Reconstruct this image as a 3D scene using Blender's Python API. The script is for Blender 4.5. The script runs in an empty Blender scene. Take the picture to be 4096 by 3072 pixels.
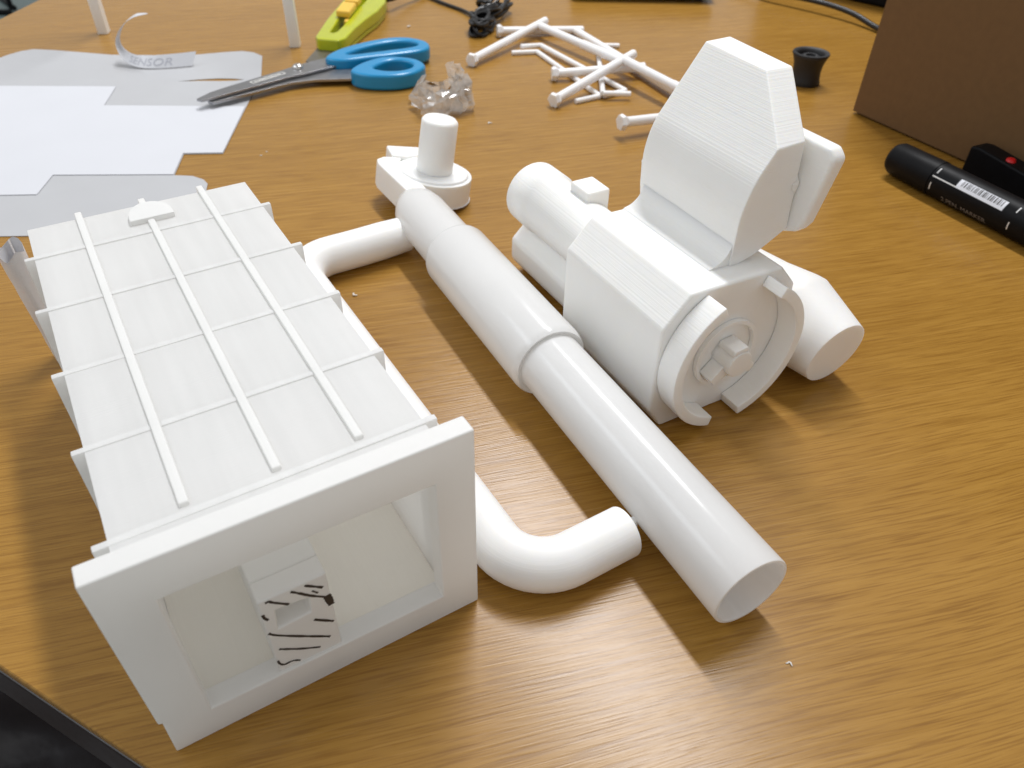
import bpy, bmesh, math, random
from mathutils import Vector, Matrix
R = math.radians
random.seed(7)
S = bpy.context.scene
C = S.collection

# ---------------------------------------------------------------- camera
PITCH, ROLL = 0.7104, -0.0209
cd = bpy.data.cameras.new('camera'); cam = bpy.data.objects.new('camera', cd); C.objects.link(cam)
cd.sensor_width = 36.0; cd.lens = 3069.1 / 4096 * 36.0
cd.clip_start = 0.01; cd.clip_end = 50
fwd = Vector((0, math.cos(PITCH), -math.sin(PITCH))); rt = Vector((1, 0, 0)); dn = Vector((0, -math.sin(PITCH), -math.cos(PITCH)))
r_ = rt * math.cos(ROLL) + dn * math.sin(ROLL); d_ = -rt * math.sin(ROLL) + dn * math.cos(ROLL)
M = Matrix((r_, -d_, -fwd)).transposed().to_4x4(); M.translation = (0, 0, 0.22)
cam.matrix_world = M
cd.dof.use_dof = True; cd.dof.focus_distance = 0.28; cd.dof.aperture_fstop = 20
S.camera = cam

# ---------------------------------------------------------------- room light
w = bpy.data.worlds.new('World'); S.world = w; w.use_nodes = True
bg = w.node_tree.nodes['Background']; bg.inputs[0].default_value = (0.98, 0.97, 0.96, 1); bg.inputs[1].default_value = 0.45
def ceiling_lamp(name, loc, sx, sy, rz, power, col, aim=None):
    l = bpy.data.lights.new(name, 'AREA'); l.shape = 'RECTANGLE'; l.size = sx; l.size_y = sy; l.energy = power; l.color = col
    o = bpy.data.objects.new(name, l); C.objects.link(o); o.location = loc; o.rotation_euler = (0, 0, R(rz))
    if aim: o.rotation_euler = (Vector(aim) - Vector(loc)).to_track_quat('-Z', 'Y').to_euler()
    return o
ceiling_lamp('ceiling_lamp', (0.22, 1.50, 2.05), 1.5, 0.16, -61.8, 47, (0.98, 0.985, 1.0))
ceiling_lamp('ceiling_lamp', (-2.1, 0.30, 2.05), 2.6, 0.8, -61.8, 22, (0.84, 0.92, 1.0))
S.view_settings.view_transform = 'Standard'; S.view_settings.look = 'None'
S.view_settings.exposure = 0.14; S.view_settings.gamma = 1.0
S.render.engine = 'CYCLES'
S.cycles.max_bounces = 12; S.cycles.diffuse_bounces = 8; S.cycles.transmission_bounces = 8; S.cycles.transparent_max_bounces = 16

# ---------------------------------------------------------------- materials
def mat(name, col, rough=0.5, sss=0.0, sssr=0.003, metal=0.0, spec=0.5, bump=0.0, bscale=200, var=0.0, vscale=30, trans=0.0, alpha=1.0, coat=0.0, sheen=0.0):
    m = bpy.data.materials.new(name); m.use_nodes = True
    nt = m.node_tree; b = nt.nodes['Principled BSDF']
    b.inputs['Base Color'].default_value = (*col, 1); b.inputs['Roughness'].default_value = rough
    b.inputs['Metallic'].default_value = metal; b.inputs['Specular IOR Level'].default_value = spec
    if sss:
        b.inputs['Subsurface Weight'].default_value = sss; b.inputs['Subsurface Radius'].default_value = (1.0, 0.9, 0.75)
        b.inputs['Subsurface Scale'].default_value = sssr
    if trans: b.inputs['Transmission Weight'].default_value = trans
    if coat: b.inputs['Coat Weight'].default_value = coat; b.inputs['Coat Roughness'].default_value = 0.15
    b.inputs['Alpha'].default_value = alpha
    tc = nt.nodes.new('ShaderNodeTexCoord')
    if var:
        n = nt.nodes.new('ShaderNodeTexNoise'); n.inputs['Scale'].default_value = vscale; n.inputs['Detail'].default_value = 4
        nt.links.new(tc.outputs['Object'], n.inputs['Vector'])
        mx = nt.nodes.new('ShaderNodeMix'); mx.data_type = 'RGBA'
        mx.inputs[6].default_value = (*[c * (1 - var) for c in col], 1); mx.inputs[7].default_value = (*[min(1, c * (1 + var)) for c in col], 1)
        nt.links.new(n.outputs['Fac'], mx.inputs[0]); nt.links.new(mx.outputs[2], b.inputs['Base Color'])
        mr = nt.nodes.new('ShaderNodeMapRange'); mr.inputs['To Min'].default_value = rough * 0.8; mr.inputs['To Max'].default_value = min(1, rough * 1.2)
        nt.links.new(n.outputs['Fac'], mr.inputs['Value']); nt.links.new(mr.outputs[0], b.inputs['Roughness'])
    if bump:
        n = nt.nodes.new('ShaderNodeTexNoise'); n.inputs['Scale'].default_value = bscale; n.inputs['Detail'].default_value = 3
        nt.links.new(tc.outputs['Object'], n.inputs['Vector'])
        bp = nt.nodes.new('ShaderNodeBump'); bp.inputs['Strength'].default_value = bump; bp.inputs['Distance'].default_value = 0.001
        nt.links.new(n.outputs['Fac'], bp.inputs['Height']); nt.links.new(bp.outputs[0], b.inputs['Normal'])
    return m

def layered(name, col, rough, axis=2, sss=0.35, sssr=0.003, pitch=0.0006, strength=0.18, wob=0.03):
    """printed plastic: fine layer ridges along one local axis, faint cloudy tint, soft light inside"""
    m = mat(name, col, rough, sss=sss, sssr=sssr, var=wob, vscale=45)
    nt = m.node_tree; b = nt.nodes['Principled BSDF']
    tc = nt.nodes.new('ShaderNodeTexCoord')
    sep = nt.nodes.new('ShaderNodeSeparateXYZ'); nt.links.new(tc.outputs['Object'], sep.inputs[0])
    mu = nt.nodes.new('ShaderNodeMath'); mu.operation = 'MULTIPLY'; mu.inputs[1].default_value = 1 / pitch
    nt.links.new(sep.outputs[axis], mu.inputs[0])
    n1 = nt.nodes.new('ShaderNodeTexNoise'); n1.noise_dimensions = '1D'; n1.inputs['Scale'].default_value = 1.0; n1.inputs['Detail'].default_value = 2
    nt.links.new(mu.outputs[0], n1.inputs['W'])
    n2 = nt.nodes.new('ShaderNodeTexNoise'); n2.inputs['Scale'].default_value = 160; n2.inputs['Detail'].default_value = 2
    nt.links.new(tc.outputs['Object'], n2.inputs['Vector'])
    ad = nt.nodes.new('ShaderNodeMath'); ad.operation = 'MULTIPLY_ADD'; ad.inputs[1].default_value = 0.8
    nt.links.new(n2.outputs['Fac'], ad.inputs[0]); nt.links.new(n1.outputs['Fac'], ad.inputs[2])
    bp = nt.nodes.new('ShaderNodeBump'); bp.inputs['Strength'].default_value = strength; bp.inputs['Distance'].default_value = 0.0006
    nt.links.new(ad.outputs[0], bp.inputs['Height']); nt.links.new(bp.outputs[0], b.inputs['Normal'])
    return m

def see_through(m, fac):
    """thin printed wall: part of the light passes and spreads inside"""
    nt = m.node_tree; b = nt.nodes['Principled BSDF']; out = nt.nodes['Material Output']
    tl = nt.nodes.new('ShaderNodeBsdfTranslucent'); tl.inputs[0].default_value = (0.97, 0.965, 0.945, 1)
    mx = nt.nodes.new('ShaderNodeMixShader'); mx.inputs[0].default_value = fac
    nt.links.new(b.outputs[0], mx.inputs[1]); nt.links.new(tl.outputs[0], mx.inputs[2]); nt.links.new(mx.outputs[0], out.inputs[0])
    return m

def wood():
    m = bpy.data.materials.new('oak_laminate'); m.use_nodes = True; nt = m.node_tree; b = nt.nodes['Principled BSDF']
    L = nt.links.new
    def nd(t, **k):
        n = nt.nodes.new(t)
        for a, v in k.items():
            if a in n.inputs: n.inputs[a].default_value = v
            else: setattr(n, a, v)
        return n
    tc = nd('ShaderNodeTexCoord')
    mp = nd('ShaderNodeMapping'); mp.inputs['Rotation'].default_value = (0, 0, R(-15)); L(tc.outputs['Object'], mp.inputs['Vector'])
    # slow waver of the grain
    wv = nd('ShaderNodeTexNoise'); wv.inputs['Scale'].default_value = 5; wv.inputs['Detail'].default_value = 2
    L(mp.outputs[0], wv.inputs['Vector'])
    wm = nd('ShaderNodeVectorMath', operation='MULTIPLY_ADD'); wm.inputs[1].default_value = (0.0, 0.012, 0.0)
    L(wv.outputs['Color'], wm.inputs[0]); L(mp.outputs[0], wm.inputs[2])
    def stretched(sx, sy, detail=3, rough=0.55):
        q = nd('ShaderNodeMapping'); q.inputs['Scale'].default_value = (sx, sy, 1); L(wm.outputs[0], q.inputs['Vector'])
        n = nd('ShaderNodeTexNoise'); n.inputs['Scale'].default_value = 1; n.inputs['Detail'].default_value = detail; n.inputs['Roughness'].default_value = rough
        L(q.outputs[0], n.inputs['Vector']); return n
    broad = stretched(2.5, 26, 3); mid = stretched(14, 460, 3); pores = stretched(52, 1500, 2); fleck = stretched(24, 700, 2)
    def ramp(src, pts):
        r = nd('ShaderNodeValToRGB'); el = r.color_ramp.elements
        for i, (p, c) in enumerate(pts):
            if i < 2: e = el[i]; e.position = p
            else: e = el.new(p)
            e.color = c if len(c) == 4 else (*c, 1)
        L(src, r.inputs[0]); return r
    base = ramp(broad.outputs['Fac'], [(0.20, (0.345, 0.180, 0.030)), (0.80, (0.390, 0.208, 0.040))])
    def mul(a, bsock, fac=1.0):
        x = nd('ShaderNodeMix'); x.data_type = 'RGBA'; x.blend_type = 'MULTIPLY'; x.inputs[0].default_value = fac
        L(a, x.inputs[6]); L(bsock, x.inputs[7]); return x.outputs[2]
    c1 = mul(base.outputs[0], ramp(mid.outputs['Fac'], [(0.32, (0.89, 0.85, 0.79)), (0.64, (1.04, 1.03, 1.03))]).outputs[0])
    c2 = mul(c1, ramp(pores.outputs['Fac'], [(0.36, (0.58, 0.49, 0.38)), (0.53, (1, 1, 1))]).outputs[0], 0.55)
    c3 = mul(c2, ramp(fleck.outputs['Fac'], [(0.32, (0.66, 0.57, 0.45)), (0.42, (1, 1, 1))]).outputs[0], 0.30)
    L(c3, b.inputs['Base Color'])
    rr = nd('ShaderNodeMapRange'); rr.inputs['To Min'].default_value = 0.22; rr.inputs['To Max'].default_value = 0.31
    L(mid.outputs['Fac'], rr.inputs['Value']); L(rr.outputs[0], b.inputs['Roughness'])
    b.inputs['Specular IOR Level'].default_value = 0.38
    bp = nd('ShaderNodeBump'); bp.inputs['Strength'].default_value = 0.25; bp.inputs['Distance'].default_value = 0.0003
    L(pores.outputs['Fac'], bp.inputs['Height']); L(bp.outputs[0], b.inputs['Normal'])
    return m

WHITE = (0.925, 0.93, 0.93)
M_box = see_through(layered('printed_white_plastic_box', (0.945, 0.945, 0.935), 0.50, axis=0, sss=0.0), 0.32)
M_shell = see_through(layered('printed_thin_white_wall', (0.945, 0.95, 0.955), 0.50, axis=0, sss=0.0, wob=0.02), 0.48)
def streaks(m, scale, lo):
    nt = m.node_tree; b = nt.nodes['Principled BSDF']; src = b.inputs['Base Color'].links[0].from_socket
    tc = nt.nodes.new('ShaderNodeTexCoord'); mp = nt.nodes.new('ShaderNodeMapping'); mp.inputs['Scale'].default_value = scale
    n = nt.nodes.new('ShaderNodeTexNoise'); n.inputs['Scale'].default_value = 1; n.inputs['Detail'].default_value = 4
    cr = nt.nodes.new('ShaderNodeMapRange'); cr.inputs['From Min'].default_value = 0.35; cr.inputs['From Max'].default_value = 0.65; cr.inputs['To Min'].default_value = lo
    mx = nt.nodes.new('ShaderNodeMix'); mx.data_type = 'RGBA'; mx.blend_type = 'MULTIPLY'; mx.inputs[0].default_value = 1
    L = nt.links.new; L(tc.outputs['Object'], mp.inputs[0]); L(mp.outputs[0], n.inputs['Vector']); L(n.outputs['Fac'], cr.inputs['Value'])
    L(src, mx.inputs[6]); L(cr.outputs[0], mx.inputs[7]); L(mx.outputs[2], b.inputs['Base Color'])
    return m
streaks(M_shell, (18, 260, 260), 0.945)
M_floorplate = layered('opaque_brightening_plate', (0.93, 0.90, 0.84), 0.6, axis=1, sss=0.0, wob=0.04)  # opaque, for the added plate that brightens the box interior
M_cast = layered('printed_white_plastic_casing', (0.915, 0.91, 0.885), 0.50, axis=2, sss=0.5, sssr=0.0022)
M_tube = see_through(layered('printed_glossy_white_plastic', (0.90, 0.90, 0.895), 0.18, axis=0, sss=0.0, strength=0.02), 0.28)
M_barrel = see_through(layered('printed_thin_glossy_wall', (0.92, 0.92, 0.92), 0.17, axis=0, sss=0.0, strength=0.02), 0.36)
M_pipe = layered('printed_white_plastic_pipe', (0.915, 0.91, 0.895), 0.46, axis=2, sss=0.5, sssr=0.003, strength=0.06)
M_rod = mat('white_plastic_rod', (0.86, 0.85, 0.85), 0.42, sss=0.3, sssr=0.002, bump=0.1, bscale=600)
M_post = mat('white_plastic_post', (0.86, 0.84, 0.80), 0.45, sss=0.2, sssr=0.002, bump=0.08, bscale=300, var=0.03)
M_wood = wood()
M_edge = mat('dark_edge_band', (0.018, 0.008, 0.006), 0.35, var=0.2, vscale=80)
M_floor = mat('grey_green_floor', (0.16, 0.22, 0.22), 0.5, var=0.15, vscale=12)
M_black = mat('black_plastic', (0.006, 0.006, 0.007), 0.45, spec=0.12, var=0.25, vscale=120, bump=0.05)
M_rubber = mat('black_rubber', (0.013, 0.013, 0.015), 0.55, var=0.3, vscale=150, bump=0.15)
M_cable = mat('black_cable', (0.008, 0.008, 0.009), 0.35, bump=0.1, bscale=500)
M_card = mat('brown_cardboard', (0.175, 0.100, 0.046), 0.85, var=0.12, vscale=180, bump=0.12, bscale=350, spec=0.1)
M_blue = mat('blue_plastic_handle', (0.003, 0.25, 0.52), 0.32, var=0.05, vscale=60, coat=0.15)
M_steel = mat('brushed_steel', (0.36, 0.36, 0.37), 0.34, metal=1.0, var=0.15, vscale=140, bump=0.05, bscale=400)
M_screw = mat('bright_steel', (0.70, 0.68, 0.66), 0.18, metal=1.0, var=0.1, vscale=300)
M_etch = mat('etched_pale_steel', (0.80, 0.79, 0.75), 0.7, metal=0.0, var=0.1, vscale=400)
M_lime = mat('lime_translucent_plastic', (0.48, 0.52, 0.012), 0.22, sss=0.3, sssr=0.004, var=0.12, vscale=60, coat=0.2)
M_yel = mat('yellow_plastic', (0.80, 0.50, 0.06), 0.4, sss=0.2, sssr=0.002, var=0.05, vscale=100)
M_dim = mat('dim_steel', (0.20, 0.18, 0.14), 0.4, metal=0.8, var=0.2, vscale=200)
M_slot = mat('shadowed_brown_slot', (0.10, 0.055, 0.012), 0.5, var=0.2, vscale=200)
M_paper = mat('white_sticker_paper', (0.63, 0.64, 0.675), 0.65, var=0.015, vscale=25, bump=0.03, bscale=120)
M_liner = mat('pale_grey_release_liner', (0.48, 0.485, 0.50), 0.45, var=0.03, vscale=40, bump=0.1, bscale=40)
M_ink = mat('black_marker_ink', (0.035, 0.028, 0.026), 0.5, var=0.3, vscale=900)
M_pen_ink = mat('grey_pen_ink', (0.46, 0.47, 0.52), 0.7, var=0.2, vscale=900)
M_print = mat('white_print', (0.70, 0.70, 0.70), 0.5, var=0.1, vscale=900)
M_greyprint = mat('grey_print', (0.22, 0.20, 0.19), 0.5, var=0.3, vscale=900)
M_label = mat('white_label', (0.72, 0.74, 0.80), 0.5, var=0.03, vscale=300)
M_red = mat('red_button', (0.60, 0.01, 0.012), 0.3, var=0.05, vscale=300)
M_bluecap = mat('blue_pen_cap', (0.006, 0.10, 0.45), 0.35, var=0.05, vscale=200)
M_crumb = mat('white_plastic_crumb', (0.75, 0.72, 0.68), 0.5, sss=0.2, sssr=0.001, var=0.05, vscale=900)
M_bagblk = mat('black_glossy_sheet', (0.022, 0.019, 0.021), 0.22, var=0.97, vscale=14, bump=0.6, bscale=30)

def film_material():
    m = bpy.data.materials.new('clear_crinkled_film'); m.use_nodes = True; nt = m.node_tree
    nt.nodes.remove(nt.nodes['Principled BSDF']); out = nt.nodes['Material Output']
    tr = nt.nodes.new('ShaderNodeBsdfTransparent'); tr.inputs[0].default_value = (1, 0.99, 0.98, 1)
    df = nt.nodes.new('ShaderNodeBsdfTranslucent'); df.inputs[0].default_value = (1.0, 0.98, 0.95, 1)
    d2 = nt.nodes.new('ShaderNodeBsdfDiffuse'); d2.inputs[0].default_value = (1.0, 0.98, 0.95, 1)
    gl = nt.nodes.new('ShaderNodeBsdfGlossy'); gl.inputs['Roughness'].default_value = 0.12
    tc = nt.nodes.new('ShaderNodeTexCoord'); n = nt.nodes.new('ShaderNodeTexNoise'); n.inputs['Scale'].default_value = 260; n.inputs['Detail'].default_value = 3
    nt.links.new(tc.outputs['Object'], n.inputs['Vector'])
    bp = nt.nodes.new('ShaderNodeBump'); bp.inputs['Strength'].default_value = 0.5; bp.inputs['Distance'].default_value = 0.001
    nt.links.new(n.outputs['Fac'], bp.inputs['Height']); nt.links.new(bp.outputs[0], gl.inputs['Normal'])
    a0 = nt.nodes.new('ShaderNodeMixShader'); a0.inputs[0].default_value = 0.5
    nt.links.new(df.outputs[0], a0.inputs[1]); nt.links.new(d2.outputs[0], a0.inputs[2])
    a = nt.nodes.new('ShaderNodeMixShader'); nt.links.new(n.outputs['Fac'], a.inputs[0])
    mr = nt.nodes.new('ShaderNodeMapRange'); mr.inputs['To Min'].default_value = 0.25; mr.inputs['To Max'].default_value = 0.72
    nt.links.new(n.outputs['Fac'], mr.inputs['Value']); nt.links.new(mr.outputs[0], a.inputs[0])
    nt.links.new(tr.outputs[0], a.inputs[1]); nt.links.new(a0.outputs[0], a.inputs[2])
    g = nt.nodes.new('ShaderNodeMixShader')
    fr = nt.nodes.new('ShaderNodeFresnel'); fr.inputs[0].default_value = 1.45
    ad = nt.nodes.new('ShaderNodeMath'); ad.operation = 'ADD'; ad.inputs[1].default_value = 0.12
    nt.links.new(fr.outputs[0], ad.inputs[0]); nt.links.new(ad.outputs[0], g.inputs[0])
    nt.links.new(a.outputs[0], g.inputs[1]); nt.links.new(gl.outputs[0], g.inputs[2]); nt.links.new(g.outputs[0], out.inputs[0])
    return m
M_film = film_material()

# ---------------------------------------------------------------- helpers
def thing(name, label, cat, loc=(0, 0, 0), rz=0.0, group=None):
    o = bpy.data.objects.new(name, None); C.objects.link(o); o.empty_display_size = 0.02
    o.location = loc; o.rotation_euler = (0, 0, rz); o['label'] = label; o['category'] = cat
    if group: o['group'] = group
    return o
def tag(o, label, cat, group=None):
    o['label'] = label; o['category'] = cat
    if group: o['group'] = group
    return o
def obj(name, bm, material, parent=None, bevel=0.0, seg=2, smooth=40, ang=30):
    if bevel:
        bmesh.ops.remove_doubles(bm, verts=bm.verts, dist=1e-6)
        ed = [e for e in bm.edges if len(e.link_faces) == 2 and e.calc_face_angle(0) > R(ang)]
        bmesh.ops.bevel(bm, geom=ed, offset=bevel, segments=seg, profile=0.5, affect='EDGES', clamp_overlap=True)
    bmesh.ops.recalc_face_normals(bm, faces=bm.faces)
    me = bpy.data.meshes.new(name); bm.to_mesh(me); bm.free()
    me.materials.append(material)
    if smooth:
        me.polygons.foreach_set('use_smooth', [True] * len(me.polygons)); me.set_sharp_from_angle(angle=R(smooth))
    o = bpy.data.objects.new(name, me); C.objects.link(o)
    if parent: o.parent = parent
    if smooth and bevel:
        wn = o.modifiers.new('normals', 'WEIGHTED_NORMAL'); wn.keep_sharp = True
    return o
def prism(bm, poly, f, a, b):
    """polygon in a plane, extruded from a to b; f(p, t) -> 3D"""
    va = [bm.verts.new(f(p, a)) for p in poly]; vb = [bm.verts.new(f(p, b)) for p in poly]; n = len(poly)
    bm.faces.new(va); bm.faces.new(vb[::-1])
    for i in range(n): bm.faces.new((va[i], vb[i], vb[(i + 1) % n], va[(i + 1) % n]))
    return bm
XY = lambda p, t: (p[0], p[1], t)
YZ = lambda p, t: (t, p[0], p[1])
XZ = lambda p, t: (p[0], t, p[1])
def box(bm, x0, x1, y0, y1, z0, z1): return prism(bm, [(x0, y0), (x1, y0), (x1, y1), (x0, y1)], XY, z0, z1)
def ringprism(bm, outer, inner, f, a, b):
    n = len(outer)
    o1 = [bm.verts.new(f(p, a)) for p in outer]; o2 = [bm.verts.new(f(p, b)) for p in outer]
    i1 = [bm.verts.new(f(p, a)) for p in inner]; i2 = [bm.verts.new(f(p, b)) for p in inner]
    for k in range(n):
        j = (k + 1) % n
        bm.faces.new((o1[k], o1[j], o2[j], o2[k])); bm.faces.new((i1[k], i2[k], i2[j], i1[j]))
        bm.faces.new((o1[k], i1[k], i1[j], o1[j])); bm.faces.new((o2[k], o2[j], i2[j], i2[k]))
    return bm
def lathe(bm, prof, org, axis, seg=64, closed=False, jitter=0.0):
    """prof: list of (t along axis, radius)"""
    ax = Vector(axis).normalized(); h = Vector((0, 0, 1)) if abs(ax.z) < 0.9 else Vector((1, 0, 0))
    u = ax.cross(h).normalized(); v = ax.cross(u); org = Vector(org); rows = []
    for t, r in prof:
        if r < 1e-7: rows.append([bm.verts.new(org + ax * t)])
        else: rows.append([bm.verts.new(org + ax * t + (u * math.cos(2 * math.pi * k / seg) + v * math.sin(2 * math.pi * k / seg)) * (r + random.uniform(-jitter, jitter))) for k in range(seg)])
    pairs = list(zip(rows, rows[1:])) + ([(rows[-1], rows[0])] if closed else [])
    for a, b in pairs:
        for k in range(seg):
            j = (k + 1) % seg
            if len(a) == 1 and len(b) > 1: bm.faces.new((a[0], b[k], b[j]))
            elif len(b) == 1 and len(a) > 1: bm.faces.new((a[k], a[j], b[0]))
            elif len(a) > 1: bm.faces.new((a[k], a[j], b[j], b[k]))
    return bm
def catmull(pts, n=8, closed=False):
    P = [Vector(p) for p in pts]; m = len(P); out = []
    rng = range(m) if closed else range(m - 1)
    for i in rng:
        g = (lambda k: P[k % m]) if closed else (lambda k: P[max(0, min(m - 1, k))])
        a, b, c, d = g(i - 1), g(i), g(i + 1), g(i + 2)
        for k in range(n):
            t = k / n
            out.append(0.5 * ((2 * b) + (c - a) * t + (2 * a - 5 * b + 4 * c - d) * t * t + (3 * b - a - 3 * c + d) * t ** 3))
    if not closed: out.append(P[-1])
    return out
def sweep(bm, path, rad, seg=16, cap=True, round_end=0):
    P = [Vector(p) for p in path]; n = len(P); rows = []
    rads = rad if isinstance(rad, (list, tuple)) else [rad] * n
    t0 = (P[1] - P[0]).normalized(); up = Vector((0, 0, 1)) if abs(t0.z) < 0.9 else Vector((1, 0, 0))
    u = t0.cross(up).normalized()
    for i in range(n):
        t = (P[min(i + 1, n - 1)] - P[max(i - 1, 0)]).normalized()
        u = (u - t * u.dot(t)).normalized(); v = t.cross(u)
        rows.append([bm.verts.new(P[i] + (u * math.cos(2 * math.pi * k / seg) + v * math.sin(2 * math.pi * k / seg)) * rads[i]) for k in range(seg)])
    for a, b in zip(rows, rows[1:]):
        for k in range(seg):
            j = (k + 1) % seg; bm.faces.new((a[k], a[j], b[j], b[k]))
    if cap: bm.faces.new(rows[0][::-1]); bm.faces.new(rows[-1])
    return bm
def arc(cx, cy, r, a0, a1, n): return [(cx + r * math.cos(R(a0 + (a1 - a0) * k / n)), cy + r * math.sin(R(a0 + (a1 - a0) * k / n))) for k in range(n + 1)]
def text_mesh(body, size):
    cu = bpy.data.curves.new('lettering', 'FONT'); cu.body = body; cu.size = size; cu.resolution_u = 3
    o = bpy.data.objects.new('lettering', cu); C.objects.link(o)
    bpy.context.view_layer.update()
    me = bpy.data.meshes.new_from_object(o.evaluated_get(bpy.context.evaluated_depsgraph_get()))
    bpy.data.objects.remove(o); bpy.data.curves.remove(cu)
    return me
def bent_text(name, body, size, fn, material, parent, cuts=2):
    me = text_mesh(body, size); bm = bmesh.new(); bm.from_mesh(me); bpy.data.meshes.remove(me)
    bmesh.ops.triangulate(bm, faces=bm.faces); bmesh.ops.subdivide_edges(bm, edges=bm.edges, cuts=cuts, use_grid_fill=True)
    for v in bm.verts: v.co = fn(v.co.x, v.co.y)
    return obj(name, bm, material, parent, smooth=0)

# ================================================================ setting
bm = bmesh.new(); box(bm, -4, 4, -3, 6, -0.76, -0.74)
fl = obj('floor', bm, M_floor, smooth=0); fl['kind'] = 'structure'

T = thing('table', 'oak laminate table top with a dark brown edge band', 'table', (0, 0, -0.74))
outline = [(-0.497, 0.2942), (0.85, -0.3946), (1.15, 0.10), (1.05, 1.25), (-0.47, 1.20), (-0.4845, 0.90), (-0.4895, 0.82), (-0.4965, 0.72)]
bm = bmesh.new(); prism(bm, outline, XY, 0.735, 0.740); obj('tabletop', bm, M_wood, T, bevel=0.0006, seg=1)
ctr = Vector((0.25, 0.45)); inn = [tuple(Vector(p) + (ctr - Vector(p)).normalized() * 0.03) for p in outline]; outr = [tuple(Vector(p) - (ctr - Vector(p)).normalized() * 0.0008) for p in outline]
bm = bmesh.new(); ringprism(bm, outr, inn, XY, 0.708, 0.7345); obj('edge_band', bm, M_edge, T, bevel=0.001, seg=2)
for lx, ly in ((0.75, -0.05), (0.75, 0.95), (-0.30, 1.0), (-0.30, 0.62)):
    bm = bmesh.new(); lathe(bm, [(0, 0), (0, 0.026), (0.7345, 0.026), (0.7345, 0)], (lx, ly, 0), (0, 0, 1), 24); obj('leg', bm, M_black, T)

# ================================================================ ribbed box
YB = -1.0121
BX = thing('ribbed_box', 'white printed box with raised ribs and a thick open front frame', 'plastic box', (-0.0488, 0.12136, 0), YB)
V0, V1, ZT, UB = -0.0444, 0.0395, 0.0698, -0.1900
def shell():
    bm = bmesh.new(); t = 0.0022; z0 = 0.0022
    o = [(V0, z0), (V1, z0), (V1, ZT), (V0, ZT)]; i = [(V0 + t, z0 + t), (V1 - t, z0 + t), (V1 - t, ZT - t), (V0 + t, ZT - t)]
    ringprism(bm, o, i, YZ, UB + t, -0.0055)
    box2 = bmesh.new(); prism(bm, o, YZ, UB, UB + t - 0.00001); box2.free()
    return bm
obj('shell', shell(), M_shell, BX, smooth=30)
for k, u in enumerate((-0.1658, -0.1288, -0.0910, -0.0538, -0.0178)):
    vo0, vo1, zo = -0.0479, 0.0430, 0.0702
    bm = bmesh.new(); th = 0.0022; g = -0.0004
    # frame open at the bottom: an upside-down U of one piece
    P = [(vo0, 0.0), (V0 - g, 0.0), (V0 - g, ZT + g), (V1 + g, ZT + g), (V1 + g, 0.0), (vo1, 0.0), (vo1, zo), (vo0, zo)]
    j = lambda: random.uniform(-0.0003, 0.0003)
    P = [(a + (j() if z > 0 and abs(a) > 0.0402 else 0), z + (j() if z > 0.07 else 0)) for a, z in P]
    fs = [[P[0], P[1], P[2], P[7]], [P[7], P[2], P[3], P[6]], [P[6], P[3], P[4], P[5]]]
    a_ = [bm.verts.new(YZ(p, u - th / 2)) for p in P]; b_ = [bm.verts.new(YZ(p, u + th / 2)) for p in P]
    for q in ((0, 1, 2, 7), (7, 2, 3, 6), (6, 3, 4, 5)):
        bm.faces.new([a_[i] for i in q]); bm.faces.new([b_[i] for i in q][::-1])
    for i in range(8): bm.faces.new((a_[i], b_[i], b_[(i + 1) % 8], a_[(i + 1) % 8]))
    obj('cross_rib', bm, M_shell, BX, bevel=0.0005, seg=2)
for v in (-0.0258, -0.0020, 0.0212):
    bm = bmesh.new(); th = 0.0026; zt = 0.0711
    P = [(-0.0200, ZT - 0.0005), (-0.0206, zt), (UB - 0.0035, zt), (UB - 0.0035, 0.004), (UB + 0.0005, 0.004), (UB + 0.0005, ZT - 0.0005)]
    prism(bm, P, XZ, v - th / 2, v + th / 2); obj('long_rib', bm, M_box, BX, bevel=0.0005, seg=2)
bm = bmesh.new(); box(bm, UB + 0.004, -0.0068, V0 + 0.0024, V1 - 0.0024, 0.0046, 0.0052); obj('added_bright_plate', bm, M_floorplate, BX)  # extra plate laid over the shell floor to brighten the cavity
# front frame, corner notch at its lower left
bm = bmesh.new()
fo = [(-0.0512, 0.0165), (-0.0502, 0.0160), (-0.0506, 0.0), (0.0, 0.0), (0.0462, 0.0), (0.0462, 0.04), (0.0462, 0.0784), (0.0, 0.0786), (-0.0512, 0.0788), (-0.0512, 0.045)]
fi = [(-0.0382, 0.0160), (-0.0382, 0.0148), (-0.0382, 0.0125), (0.0, 0.0120), (0.0338, 0.0115), (0.0338, 0.04), (0.0338, 0.0635), (0.0, 0.0640), (-0.0382, 0.0645), (-0.0382, 0.045)]
ringprism(bm, fo, fi, YZ, -0.0066, 0.0); obj('front_frame', bm, M_box, BX, bevel=0.0024, seg=4)
# half-round boss on the back of the lid
bm = bmesh.new()
bp_ = [(-0.0095, -0.1735)] + [(-0.0012 + 0.0083 * math.cos(R(a)), -0.1765 - 0.0115 * math.sin(R(a))) for a in range(180, -1, -15)][::1] + [(0.0072, -0.1735)]
prism(bm, [(u, v) for v, u in bp_], XY, ZT - 0.0005, 0.0720); obj('boss', bm, M_box, BX, bevel=0.0007, seg=2)
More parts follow.
